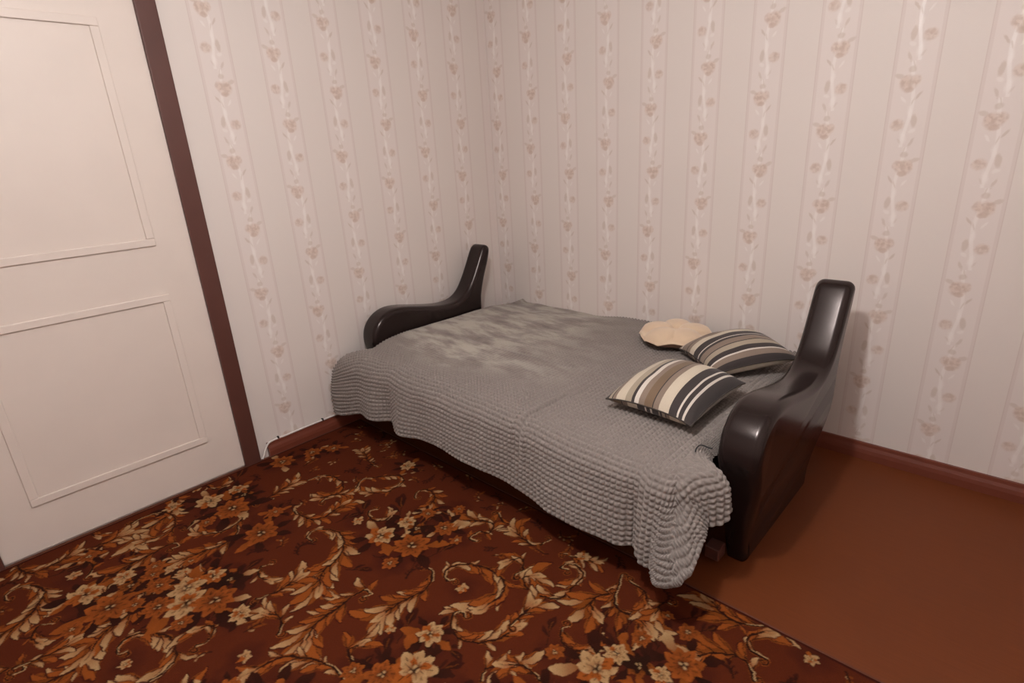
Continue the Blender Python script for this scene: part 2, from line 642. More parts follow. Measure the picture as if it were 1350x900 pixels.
link('armrest', arm_mesh('armrest', 0.172, 0.042), M_LEATHER, sofa)
link('armrest', arm_mesh('armrest', 2.022, 2.155), M_LEATHER, sofa)
box_obj('base_frame', (0.20, -1.19, 0.06), (1.925, -0.06, 0.24), M_BASE, sofa, 0.008)
box_obj('seat_cushion', (0.20, -1.205, 0.245), (1.935, -0.795, 0.415), M_BASE, sofa, 0.04, 4, True)
box_obj('back_cushion', (0.20, -0.780, 0.245), (1.935, -0.055, 0.415), M_BASE, sofa, 0.04, 4, True)
for fx in (0.30, 1.90):
    for fy in (-0.20, -1.10):
        bm = bmesh.new()
        add_box(bm, (fx - .03, fy - .03, 0.0), (fx + .03, fy + .03, 0.062), 0.004)
        bm_obj('leg', bm, M_CASING, sofa)
blk = box_obj('wheel_block', (1.985, -1.075, 0.028), (2.035, -1.02, 0.075), M_CASING, sofa, 0.004)
lathe('wheel', [(0, -.004), (.018, -.004), (.020, 0), (.018, .012), (0, .012)], (2.012, -1.075, .012), M_METAL, blk, 16)

# ------------------------------------------------------------------ plush bedspread
PITCH_C = 0.0200
SUB = 6
NA, NB = 107, 84
A_TOT = NA * PITCH_C
sa = np.linspace(0, 1, NA * SUB + 1)
tb = np.linspace(0, 1, NB * SUB + 1)
Sg, Tg = np.meshgrid(sa, tb, indexing='ij')
X_L, A1, B1 = 0.028, 1.945, 1.240
a = X_L + Sg * A_TOT
hem_x = [0, .065, .20, .29, .46, .54, .63, .72, .89, 1.09, 1.34, 1.49, 1.63, 1.76, 1.86, 1.90, 2.3]
hem_z = [.085, .09, .12, .149, .168, .180, .166, .164, .180, .173, .160, .150, .143, .136, .135, .112, .112]
d = 0.478 - np.interp(np.minimum(a, A1), hem_x, hem_z)
b_tot = B1 + d
# near the rim of the side overhang the front hem follows the same edge
b = Tg * b_tot
y_top = -np.minimum(b, B1)
p = np.maximum(a - A1, 0)
kside = 0.32 + 0.68 * sstep(1.08, 1.22, b)
p = p * kside
q = np.maximum(b - B1, 0)
r = np.hypot(p, q)
phi = np.arctan2(p, q + 1e-9)
s2 = np.sin(2 * phi) * (r > 1e-6)
E_, D_ = (X_L + A_TOT - A1) * kside, d
sq = np.minimum(E_ / np.maximum(np.sin(phi), 1e-4), D_ / np.maximum(np.cos(phi), 1e-4))
rnd_c = np.cos(phi) ** 2 * D_ + np.sin(phi) ** 2 * E_ + 0.02 * s2
corner = sstep(0.0, 0.25, phi) * (r > 1e-6)
r = r * (1 - corner + corner * np.minimum(rnd_c / sq, 1.0))
RHO = 0.080
ang = np.minimum(r / RHO, math.pi / 2)
out = RHO * np.sin(ang)
drop = RHO * (1 - np.cos(ang)) + np.maximum(r - RHO * math.pi / 2, 0)
lean = np.maximum(r - RHO * math.pi / 2, 0)
fold_out = lean * (0.58 * s2 + 0.05)
out = out + fold_out
drop = drop - lean * 0.22 * s2 ** 2
x = np.minimum(a, A1) + out * np.sin(phi)
y = y_top - out * np.cos(phi)
# side against the arms
kl = 1 - sstep(1.155, 1.235, b)
lim = 0.188
x = np.where(a < 0.45, a * (1 - kl) + kl * (a + (lim - X_L) * (1 - (a - X_L) / (0.45 - X_L)) ** 2.2), x)
lim_r = 2.004
kr = 1 - sstep(1.10, 1.17, b)
x = np.where(x > lim_r - .06, x * (1 - kr) + kr * np.minimum(x, lim_r - 0.06 + 0.06 * np.tanh((x - lim_r + .06) / .06)), x)
# top relief
zt = 0.452 + 0.028 * np.exp(-((a - 0.2) / .35) ** 2) * sstep(0.15, .35, b) * (1 - sstep(.95, 1.2, b))
zt = zt - 0.020 * (1 - sstep(0.0, 0.22, b))
zt = zt + 0.022 * np.exp(-((a - 0.10) / .07) ** 2 - (b / .10) ** 2) + 0.012 * np.exp(-((a - .36) / .12) ** 2 - (b / .10) ** 2)
zt = zt + 0.020 * np.exp(-((a - 1.15) / .3) ** 2 - (b / .2) ** 2)
zt = zt + 0.006 * vnoise(a * 5, b * 5, 3) + 0.0025 * vnoise(a * 14, b * 14, 4)
seam = np.exp(-((b - .785 - .006 * vnoise(a * 6, a * 0, 7)) / .016) ** 2) * sstep(.45, .65, a) * (1 - sstep(1.25, 1.55, a))
zt = zt - 0.008 * seam + 0.006 * np.exp(-((b - .81) / .02) ** 2) * sstep(.45, .65, a) * (1 - sstep(1.25, 1.55, a))
crs = 1.385 + .012 * vnoise(b * 7, b * 0, 9)
crease = np.exp(-((a - crs) / .013) ** 2) * sstep(.82, .98, b) * (1 - sstep(1.40, 1.50, b))
zt = zt + 0.010 * np.exp(-((a - crs + .03) / .022) ** 2) * sstep(.82, .98, b) * (1 - sstep(1.36, 1.46, b)) - 0.009 * crease
z = zt - drop
# left flank rounds down beside the wall in front of the arm
lf = np.clip((0.27 - a) / 0.24, 0, 1) * sstep(1.10, 1.26, b)
z = z - 0.060 * lf ** 1.5 * (1 - sstep(.05, .30, q))
# folds of the front drop
ramp = sstep(0.04, 0.30, q) * (a < A1 + .3)
fold = (-0.020 * np.exp(-((a - .66) / .07) ** 2) + 0.020 * np.exp(-((a - .53) / .05) ** 2) - .018 * np.exp(-((a - .40) / .07) ** 2)
        - 0.016 * np.exp(-((a - 1.05) / .12) ** 2) + .014 * np.exp(-((a - 1.30) / .10) ** 2) - .014 * np.exp(-((a - 1.55) / .1) ** 2)
        + 0.035 * np.exp(-((a - 1.850) / .030) ** 2) - .020 * np.exp(-((a - .12) / .08) ** 2))
fold = fold + 0.010 * vnoise(a * 9, b * 3, 12)
y = y + fold * ramp
y = y - 0.020 * ramp
# lumps where the side overhang is gathered against the arm
side = sstep(0.0, .06, p) * sstep(1.10, 1.18, b)
g = np.exp(-((b - 1.19) / .055) ** 2) * side
x = x + 0.070 * g + side * 0.006 * vnoise(b * 24, p * 16, 21)
z = z + 0.020 * g + side * 0.006 * vnoise(b * 20 + 5, p * 18, 22)
y = y - side * 0.020 * (1 - sstep(1.16, 1.25, b))
# plush squares: raised pads along the surface normal, flattened where the nap is brushed
Pnt = np.stack([x, y, z], -1)
du_ = np.gradient(Pnt, axis=0)
dv_ = np.gradient(Pnt, axis=1)
N = np.cross(dv_, du_)
N /= np.linalg.norm(N, axis=-1)[..., None] + 1e-12
N[N[..., 2] < -0.6] *= 1
ca = (np.arange(NA * SUB + 1) % SUB) / SUB
cb = (np.arange(NB * SUB + 1) % SUB) / SUB
prof = lambda f: np.clip(np.abs(np.sin(math.pi * f)), 0, 1) ** 1.15
pad = np.minimum(prof(ca)[:, None], prof(cb)[None, :]) ** .8 * (prof(ca)[:, None] * prof(cb)[None, :]) ** .2
nap = (1 - sstep(.88, 1.20, b + .10 * vnoise(a * 3, b * 3, 31))) * (1 - sstep(.70, 1.35, a + .15 * vnoise(a * 4, b * 4, 33)))
cell_i = np.minimum(np.arange(NA * SUB + 1) // SUB, NA - 1)
cell_j = np.minimum(np.arange(NB * SUB + 1) // SUB, NB - 1)
rnd = np.random.RandomState(5).rand(NA, NB)[cell_i][:, cell_j]
amp = (0.0098 + 0.0020 * rnd) * (1 - 0.88 * nap) * (0.78 + 0.22 * sstep(.9, 1.2, b) + 0.25 * sstep(.05, .15, r) * sstep(1.85, 1.95, a))
Low = Pnt - N * 0.003
Pnt = Pnt + N * (amp * pad)[..., None]
nu, nv = Pnt.shape[:2]
Pnt[..., 0] = np.maximum(Pnt[..., 0], 0.006)
Pnt[..., 1] = np.minimum(Pnt[..., 1], -0.006)
Low[..., 0] = np.maximum(Low[..., 0], 0.004)
Low[..., 1] = np.minimum(Low[..., 1], -0.004)
idx = np.arange(nu * nv).reshape(nu, nv)
ring = np.concatenate([idx[:, 0], idx[-1, 1:], idx[-2::-1, -1], idx[0, -2:0:-1]])
nxt = np.roll(ring, -1)
rimq = np.stack([ring, nxt, nxt + nu * nv, ring + nu * nv], -1)
me = np_mesh('bedspread', np.concatenate([Pnt.reshape(-1, 3), Low.reshape(-1, 3)]),
             np.concatenate([grid_quads(nu, nv, True), grid_quads(nu, nv) + nu * nv, rimq]))
at = me.attributes.new('nap', 'FLOAT', 'POINT')
at.data.foreach_set('value', np.tile(nap.astype(np.float32).ravel(), 2))
bed = link('bedspread', me, M_BLANKET)
tag(bed, 'grey plush bedspread of small raised squares draped over the sofa bed', 'bedspread')


# ------------------------------------------------------------------ cushions
def pillow(name, w, h, thick, mat, n=56, pinch=0.05, flip=False):
    """square stuffed cushion, two bulging faces meeting in a seam; local x = across the stripes"""
    g_ = np.linspace(-1, 1, n)
    U, Vv = np.meshgrid(g_, g_, indexing='ij')
    ex = 1 - pinch * (1 - Vv ** 2) * 1.0
    ey = 1 - pinch * (1 - U ** 2) * 1.0
    px = U * ex * w / 2
    py = Vv * ey * h / 2
    prof_ = ((1 - np.abs(U) ** 2.4) * (1 - np.abs(Vv) ** 2.2)) ** 0.58
    sag = -0.014 * (np.abs(U) * np.abs(Vv)) ** 3
    zz = thick / 2 * prof_ + 0.004 * vnoise(U * 3 + 9, Vv * 3, 40) * prof_
    st = np.clip(U * .5 + .5, 0.001, 0.999)
    top = np.stack([px, py, zz + sag], -1).reshape(-1, 3)
    low = thick * .36 * ((1 - np.abs(U) ** 3) * (1 - np.abs(Vv) ** 3)) ** 0.42
    bot = np.stack([px, py, -low + sag], -1).reshape(-1, 3)
    qt = grid_quads(n, n)
    qb = grid_quads(n, n, True) + n * n
    V = np.concatenate([top, bot])
    me_ = np_mesh(name, V, np.concatenate([qt, qb]))
    a_ = me_.attributes.new('stripe', 'FLOAT', 'POINT')
    a_.data.foreach_set('value', np.concatenate([st.ravel(), ((st + .37) % 1.0).ravel()]).astype(np.float32))
    edge = [(px[i, 0], py[i, 0], sag[i, 0]) for i in range(n)] + [(px[-1, j], py[-1, j], sag[-1, j]) for j in range(1, n)] \
        + [(px[i, -1], py[i, -1], sag[i, -1]) for i in range(n - 2, -1, -1)] + [(px[0, j], py[0, j], sag[0, j]) for j in range(n - 2, 0, -1)]
    return me_, edge


def place(o, c, rz, tilt=(0, 0)):
    o.location = c
    o.rotation_euler = (tilt[0], tilt[1], rz)


def striped(label, w, h, th, mat, c, rz, tilt):
    root = empty('striped_cushion', c)
    tag(root, label, 'cushion', 'striped cushions on the bed')
    me_, edge = pillow('cover', w, h, th, mat)
    o = link('cover', me_, mat, root)
    o.location = (0, 0, 0)
    s_ = link('seam_piping', tube_mesh('seam_piping', edge, 0.0026, 6, True), M_PIPE, root)
    s_.location = (0, 0, 0)
    root.rotation_euler = (tilt[0], tilt[1], rz)
    return root


striped('striped cushion lying in front, nearest the dark armrest', .340, .405, .155, M_STRIPE_A,
        (1.747, -.862, .523), math.radians(-2), (math.radians(2), math.radians(0)))
striped('striped cushion lying further back, touching the round beige cushion', .335, .36, .150, M_STRIPE_B,
        (1.765, -.378, .526), math.radians(-40), (math.radians(6), math.radians(0)))

# beige flower cushion: puffed petals around a button
nr, na_ = 40, 120
rr = np.linspace(0, 1, nr)
th_ = np.linspace(0, 2 * math.pi, na_, endpoint=False)
RR, TH = np.meshgrid(rr, th_, indexing='ij')
PET = 5
ph0 = 0.55
pet = np.abs(np.cos(PET / 2 * (TH + ph0)))
Rm = 0.172 * (0.955 + 0.045 * pet ** .6)
fx_, fy_ = RR * Rm * np.cos(TH), RR * Rm * np.sin(TH)
dome = (1 - RR ** 2.6) ** .55
acc = np.zeros_like(RR)
for k in range(PET):
    th_k = -ph0 + 2 * math.pi * k / PET
    cxk, cyk = .098 * math.cos(th_k), .098 * math.sin(th_k)
    e1 = (fx_ - cxk) * math.cos(th_k) + (fy_ - cyk) * math.sin(th_k)
    e2 = -(fx_ - cxk) * math.sin(th_k) + (fy_ - cyk) * math.cos(th_k)
    acc = np.maximum(acc, np.sqrt(np.clip(1 - (e1 / .082) ** 2 - (e2 / .066) ** 2, 0, 1)))
zt_ = dome * 0.026 + 0.027 * acc
zt_ = zt_ + 0.011 * np.sin(TH * PET + 1) * (RR > .9) * (RR - .9) * 10
zb_ = -0.034 * dome + 0.011 * np.sin(TH * PET + 1) * (RR > .9) * (RR - .9) * 10


def disc(name, zz, flip):
    V = np.stack([fx_, fy_, zz], -1).reshape(-1, 3)
    i = np.arange(nr * na_).reshape(nr, na_)
    j = np.roll(i, -1, 1)
    qd = np.stack([i[:-1], i[1:], j[1:], j[:-1]], -1).reshape(-1, 4)
    if flip:
        qd = qd[:, ::-1]
    me_ = np_mesh(name, V, qd)
    b_ = bmesh.new()
    b_.from_mesh(me_)
    bmesh.ops.remove_doubles(b_, verts=b_.verts, dist=1e-6)
    b_.to_mesh(me_)
    b_.free()
    return me_


root = empty('flower_cushion', (1.425, -.252, .500))
tag(root, 'round beige flower-shaped cushion with puffed petals near the back wall', 'cushion')
o = link('petal_top', disc('petal_top', zt_, False), M_BEIGE, root)
o.location = (0, 0, 0)
o = link('underside', disc('underside', zb_, True), M_UNDER, root)
o.location = (0, 0, 0)
o['label'] = 'brown underside of the cushion'
rim = [(Rm[-1, k] * math.cos(th_[k]), Rm[-1, k] * math.sin(th_[k]), zt_[-1, k]) for k in range(na_)]
o = link('rim_piping', tube_mesh('rim_piping', rim, 0.0032, 6, True), M_BEIGE, root)
o.location = (0, 0, 0)

# ------------------------------------------------------------------ carpet
SCROLLS = [
(2,1.2,[(0.795,-1.915),(0.756,-1.911),(0.742,-1.875),(0.781,-1.833),(0.852,-1.817),(0.929,-1.854),(0.963,-1.902),(0.988,-1.970),(1.038,-2.013)]),
(2,1.2,[(1.202,-1.940),(1.209,-1.918),(1.179,-1.920),(1.170,-1.951),(1.177,-2.006),(1.177,-2.064),(1.187,-2.112),(1.219,-2.151)]),
(2,1.1,[(1.260,-1.711),(1.302,-1.727),(1.332,-1.768),(1.333,-1.815),(1.320,-1.871),(1.316,-1.933)]),
(1,1.3,[(1.376,-1.691),(1.364,-1.709),(1.335,-1.699),(1.320,-1.661),(1.362,-1.609),(1.440,-1.579),(1.521,-1.594),(1.553,-1.646),(1.546,-1.696)]),
(0,1.2,[(1.526,-1.778),(1.500,-1.771),(1.492,-1.792),(1.517,-1.826),(1.568,-1.843),(1.613,-1.830),(1.659,-1.784),(1.679,-1.723)]),
(0,1.2,[(1.433,-2.148),(1.359,-2.149),(1.272,-2.187),(1.222,-2.230),(1.201,-2.301)]),
(1,0.9,[(0.390,-1.748),(0.378,-1.702),(0.407,-1.636),(0.489,-1.614),(0.563,-1.637),(0.587,-1.684),(0.557,-1.746)]),
(1,0.9,[(0.621,-1.604),(0.579,-1.557),(0.599,-1.513),(0.680,-1.421),(0.741,-1.442),(0.750,-1.528),(0.692,-1.587)]),
(2,0.8,[(0.885,-1.484),(0.854,-1.446),(0.883,-1.409),(0.946,-1.423),(0.978,-1.471)]),
(0,0.8,[(0.821,-1.639),(0.810,-1.664),(0.854,-1.686),(0.908,-1.664),(0.904,-1.623)]),
(2,0.9,[(0.583,-1.870),(0.538,-1.860),(0.628,-1.857),(0.690,-1.818),(0.682,-1.708)]),
(2,1.0,[(1.291,-1.509),(1.260,-1.509),(1.263,-1.462),(1.297,-1.444),(1.269,-1.394),(1.212,-1.414),(1.164,-1.457)]),
(0,0.8,[(0.801,-2.072),(0.783,-2.104),(0.817,-2.129),(0.867,-2.121)]),
(2,1.1,[(0.927,-2.185),(0.948,-2.120),(0.950,-2.053)]),
(0,1.0,[(1.726,-1.898),(1.715,-1.851),(1.766,-1.808)]),
(2,0.9,[(0.368,-1.948),(0.364,-1.874),(0.344,-1.770)]),
(2,0.9,[(1.130,-2.200),(1.074,-2.165),(1.021,-2.181)]),
(2,0.8,[(1.404,-2.105),(1.354,-2.088),(1.358,-2.058)]),
(2,0.7,[(0.585,-1.761),(0.577,-1.705),(0.625,-1.654)]),
(2,0.7,[(0.540,-1.444),(0.466,-1.440),(0.354,-1.399)]),
(0,0.8,[(1.237,-1.332),(1.286,-1.358),(1.327,-1.347)]),
(1,1.1,[(1.648,-1.407),(1.626,-1.416),(1.625,-1.392),(1.658,-1.373),(1.703,-1.395),(1.712,-1.460),(1.711,-1.517),(1.659,-1.557),(1.591,-1.560),(1.555,-1.534),(1.569,-1.514)]),
(1,1.2,[(1.801,-1.314),(1.834,-1.389),(1.807,-1.419),(1.793,-1.475),(1.819,-1.496)]),
(2,1.1,[(1.834,-1.389),(1.855,-1.430),(1.896,-1.446),(1.933,-1.428),(1.973,-1.448)]),
(0,1.0,[(1.796,-1.598),(1.787,-1.619),(1.817,-1.651),(1.864,-1.654),(1.894,-1.629)]),
(2,1.2,[(2.249,-1.215),(2.188,-1.254),(2.139,-1.255),(2.085,-1.231)]),
(1,1.2,[(2.286,-1.330),(2.236,-1.326),(2.223,-1.282),(2.252,-1.245)]),
(2,1.2,[(2.286,-1.418),(2.262,-1.384),(2.221,-1.374),(2.178,-1.399),(2.141,-1.442)]),
(0,0.9,[(1.525,-1.542),(1.529,-1.505),(1.486,-1.471),(1.460,-1.501)]),
(2,1.0,[(1.660,-1.712),(1.658,-1.660),(1.662,-1.614)]),
(0,1.0,[(1.849,-1.792),(1.792,-1.785),(1.751,-1.809)]),
(2,0.9,[(1.503,-1.326),(1.476,-1.387),(1.370,-1.375)]),
(2,0.7,[(1.587,-1.352),(1.648,-1.337),(1.693,-1.318)]),
(1,0.9,[(1.835,-1.318),(1.901,-1.325),(1.936,-1.370)]),
(2,0.8,[(1.994,-1.321),(1.969,-1.327),(1.972,-1.382)]),
(2,1.2,[(-0.005,-2.265),(-0.044,-2.261),(-0.058,-2.225),(-0.019,-2.183),(0.052,-2.167),(0.129,-2.204),(0.163,-2.252),(0.188,-2.320),(0.238,-2.363)]),
(2,1.2,[(0.402,-2.290),(0.409,-2.268),(0.379,-2.270),(0.370,-2.301),(0.377,-2.356),(0.377,-2.414),(0.387,-2.462),(0.419,-2.501)]),
(2,1.1,[(0.460,-2.061),(0.502,-2.077),(0.532,-2.118),(0.533,-2.165),(0.520,-2.221),(0.516,-2.283)]),
(0,1.2,[(0.633,-2.498),(0.559,-2.499),(0.472,-2.537),(0.422,-2.580),(0.401,-2.651)]),
(0,0.8,[(0.021,-1.989),(0.010,-2.014),(0.054,-2.036),(0.108,-2.014),(0.104,-1.973)]),
(0,0.8,[(0.001,-2.422),(-0.017,-2.454),(0.017,-2.479),(0.067,-2.471)]),
(2,1.1,[(0.127,-2.535),(0.148,-2.470),(0.150,-2.403)]),
(2,0.9,[(0.330,-2.550),(0.274,-2.515),(0.221,-2.531)]),
(2,1.2,[(0.245,-2.765),(0.206,-2.761),(0.192,-2.725),(0.231,-2.683),(0.302,-2.667),(0.379,-2.704),(0.413,-2.752),(0.438,-2.820),(0.488,-2.863)]),
(2,1.2,[(0.652,-2.790),(0.659,-2.768),(0.629,-2.770),(0.620,-2.801),(0.627,-2.856),(0.627,-2.914),(0.637,-2.962),(0.669,-3.001)]),
(2,1.1,[(0.710,-2.561),(0.752,-2.577),(0.782,-2.618),(0.783,-2.665),(0.770,-2.721),(0.766,-2.783)]),
(1,1.3,[(0.826,-2.541),(0.814,-2.559),(0.785,-2.549),(0.770,-2.511),(0.812,-2.459),(0.890,-2.429),(0.971,-2.444),(1.003,-2.496),(0.996,-2.546)]),
(0,1.2,[(0.976,-2.628),(0.950,-2.621),(0.942,-2.642),(0.967,-2.676),(1.018,-2.693),(1.063,-2.680),(1.109,-2.634),(1.129,-2.573)]),
(0,1.2,[(0.883,-2.998),(0.809,-2.999),(0.722,-3.037),(0.672,-3.080),(0.651,-3.151)]),
(2,0.9,[(0.033,-2.720),(-0.012,-2.710),(0.078,-2.707),(0.140,-2.668),(0.132,-2.558)]),
(2,1.0,[(0.741,-2.359),(0.710,-2.359),(0.713,-2.312),(0.747,-2.294),(0.719,-2.244),(0.662,-2.264),(0.614,-2.307)]),
(0,0.8,[(0.251,-2.922),(0.233,-2.954),(0.267,-2.979),(0.317,-2.971)]),
(2,1.1,[(0.377,-3.035),(0.398,-2.970),(0.400,-2.903)]),
(0,1.0,[(1.176,-2.748),(1.165,-2.701),(1.216,-2.658)]),
(2,0.9,[(0.580,-3.050),(0.524,-3.015),(0.471,-3.031)]),
(0,1.0,[(1.246,-2.448),(1.237,-2.469),(1.267,-2.501),(1.314,-2.504),(1.344,-2.479)]),
(1,1.2,[(1.736,-2.180),(1.686,-2.176),(1.673,-2.132),(1.702,-2.095)]),
(0,0.9,[(0.975,-2.392),(0.979,-2.355),(0.936,-2.321),(0.910,-2.351)]),
(2,1.0,[(1.110,-2.562),(1.108,-2.510),(1.112,-2.464)]),
(0,1.2,[(2.476,-1.328),(2.450,-1.321),(2.442,-1.342),(2.467,-1.376),(2.518,-1.393),(2.563,-1.380),(2.609,-1.334),(2.629,-1.273)]),
(0,1.2,[(2.383,-1.698),(2.309,-1.699),(2.222,-1.737),(2.172,-1.780),(2.151,-1.851)]),
(0,1.0,[(2.676,-1.448),(2.665,-1.401),(2.716,-1.358)]),
(2,1.1,[(2.010,-2.011),(2.052,-2.027),(2.082,-2.068),(2.083,-2.115),(2.070,-2.171),(2.066,-2.233)]),
(1,1.3,[(2.126,-1.991),(2.114,-2.009),(2.085,-1.999),(2.070,-1.961),(2.112,-1.909),(2.190,-1.879),(2.271,-1.894),(2.303,-1.946),(2.296,-1.996)]),
(0,0.8,[(1.551,-2.372),(1.533,-2.404),(1.567,-2.429),(1.617,-2.421)]),
(2,1.1,[(1.677,-2.485),(1.698,-2.420),(1.700,-2.353)]),
(1,1.1,[(2.398,-1.707),(2.376,-1.716),(2.375,-1.692),(2.408,-1.673),(2.453,-1.695),(2.462,-1.760),(2.461,-1.817),(2.409,-1.857),(2.341,-1.860),(2.305,-1.834),(2.319,-1.814)]),
(2,0.7,[(2.337,-1.652),(2.398,-1.637),(2.443,-1.618)]),
(1,0.9,[(2.585,-1.618),(2.651,-1.625),(2.686,-1.670)]),
(0,0.8,[(1.537,-2.232),(1.586,-2.258),(1.627,-2.247)]),
(2,0.9,[(1.803,-2.226),(1.776,-2.287),(1.670,-2.275)]),
(2,0.7,[(1.887,-2.252),(1.948,-2.237),(1.993,-2.218)]),
(2,0.8,[(2.185,-1.684),(2.154,-1.646),(2.183,-1.609),(2.246,-1.623),(2.278,-1.671)]),
(2,0.9,[(1.883,-2.070),(1.838,-2.060),(1.928,-2.057),(1.990,-2.018),(1.982,-1.908)]),
(2,0.7,[(1.885,-1.961),(1.877,-1.905),(1.925,-1.854)]),
(2,1.2,[(0.495,-2.515),(0.456,-2.511),(0.442,-2.475),(0.481,-2.433),(0.552,-2.417),(0.629,-2.454),(0.663,-2.502),(0.688,-2.570),(0.738,-2.613)]),
(1,0.9,[(0.090,-2.348),(0.078,-2.302),(0.107,-2.236),(0.189,-2.214),(0.263,-2.237),(0.287,-2.284),(0.257,-2.346)]),
(1,0.9,[(0.321,-2.204),(0.279,-2.157),(0.299,-2.113),(0.380,-2.021),(0.441,-2.042),(0.450,-2.128),(0.392,-2.187)]),
(0,0.8,[(0.501,-2.672),(0.483,-2.704),(0.517,-2.729),(0.567,-2.721)]),
(2,1.1,[(0.627,-2.785),(0.648,-2.720),(0.650,-2.653)]),
(0,1.0,[(1.426,-2.498),(1.415,-2.451),(1.466,-2.408)]),
(2,0.9,[(1.368,-2.848),(1.364,-2.774),(1.344,-2.670)]),
(2,0.7,[(1.585,-2.661),(1.577,-2.605),(1.625,-2.554)]),
]
BLOOMS = [(0.982,-1.721,0.045,1),(1.121,-1.677,0.057,0),(1.058,-1.603,0.032,2),(1.138,-1.532,0.036,0),(0.990,-1.605,0.029,1),(1.015,-1.515,0.027,0),
(1.229,-1.550,0.021,0),(1.137,-1.786,0.026,0),(1.557,-1.997,0.054,1),(1.500,-2.068,0.039,0),(1.493,-1.887,0.035,1),(1.424,-2.117,0.025,0),
(1.384,-1.959,0.015,1),(0.589,-2.020,0.054,0),(0.496,-1.917,0.028,0),(0.121,-1.710,0.044,0),(0.154,-1.570,0.034,0),(0.206,-1.480,0.029,0),
(0.830,-1.728,0.020,1),(1.092,-1.414,0.022,0),(0.648,-1.343,0.029,1),(1.430,-1.702,0.018,1),(1.945,-1.661,0.046,1),(2.124,-1.496,0.043,0),
(1.961,-1.584,0.029,1),(2.031,-1.576,0.034,2),(2.081,-1.386,0.025,0),(1.822,-1.695,0.023,0),(1.990,-1.492,0.024,0),(2.091,-1.564,0.025,1),
(1.648,-1.320,0.023,1),(2.008,-1.365,0.016,0),(0.182,-2.071,0.045,1),(0.321,-2.027,0.057,0),(0.258,-1.953,0.032,2),(0.190,-1.955,0.029,1),
(0.337,-2.136,0.026,0),(0.757,-2.347,0.054,1),(0.700,-2.418,0.039,0),(0.693,-2.237,0.035,1),(0.624,-2.467,0.025,0),(0.584,-2.309,0.015,1),
(0.030,-2.078,0.020,1),(0.432,-2.571,0.045,1),(0.571,-2.527,0.057,0),(0.508,-2.453,0.032,2),(0.588,-2.382,0.036,0),(0.440,-2.455,0.029,1),
(0.465,-2.365,0.027,0),(0.587,-2.636,0.026,0),(1.007,-2.847,0.054,1),(0.950,-2.918,0.039,0),(0.943,-2.737,0.035,1),(0.874,-2.967,0.025,0),
(0.834,-2.809,0.015,1),(0.039,-2.870,0.054,0),(0.280,-2.578,0.020,1),(0.542,-2.264,0.022,0),(0.098,-2.193,0.029,1),(0.880,-2.552,0.018,1),
(1.395,-2.511,0.046,1),(1.574,-2.346,0.043,0),(1.411,-2.434,0.029,1),(1.481,-2.426,0.034,2),(1.531,-2.236,0.025,0),(1.272,-2.545,0.023,0),
(1.440,-2.342,0.024,0),(1.541,-2.414,0.025,1),(1.458,-2.215,0.016,0),(2.507,-1.547,0.054,1),(2.450,-1.618,0.039,0),(2.443,-1.437,0.035,1),
(2.374,-1.667,0.025,0),(2.334,-1.509,0.015,1),(2.380,-1.252,0.018,1),(2.772,-1.245,0.023,0),(1.732,-2.021,0.045,1),(1.871,-1.977,0.057,0),
(1.808,-1.903,0.032,2),(1.888,-1.832,0.036,0),(1.979,-1.850,0.021,0),(1.887,-2.086,0.026,0),(1.339,-2.320,0.054,0),(2.180,-2.002,0.018,1),
(2.398,-1.620,0.023,1),(1.282,-2.621,0.045,1),(1.421,-2.577,0.057,0),(1.290,-2.505,0.029,1),(1.315,-2.415,0.027,0),(1.529,-2.450,0.021,0),
(1.437,-2.686,0.026,0),(0.889,-2.920,0.054,0),(0.796,-2.817,0.028,0),(0.506,-2.380,0.029,0),(1.130,-2.628,0.020,1),(1.392,-2.314,0.022,0),
(0.948,-2.243,0.029,1),(1.948,-2.220,0.023,1),(2.282,-1.921,0.045,1),(2.358,-1.803,0.032,2),(2.438,-1.732,0.036,0),(2.290,-1.805,0.029,1),
(2.315,-1.715,0.027,0),(2.529,-1.750,0.021,0),(1.889,-2.220,0.054,0),(1.796,-2.117,0.028,0),(2.130,-1.928,0.020,1),(0.682,-2.321,0.045,1),
(0.821,-2.277,0.057,0),(0.758,-2.203,0.032,2),(0.837,-2.386,0.026,0),(1.200,-2.668,0.039,0),(1.193,-2.487,0.035,1),(1.124,-2.717,0.025,0),
(1.084,-2.559,0.015,1),(0.196,-2.517,0.028,0),(0.530,-2.328,0.020,1),(1.130,-2.302,0.018,1),(1.645,-2.261,0.046,1),(1.661,-2.184,0.029,1),
(1.731,-2.176,0.034,2),(1.781,-1.986,0.025,0),(1.522,-2.295,0.023,0),(1.690,-2.092,0.024,0),(1.791,-2.164,0.025,1),(1.708,-1.965,0.016,0),
(1.154,-2.470,0.034,0),(1.206,-2.380,0.029,0),]
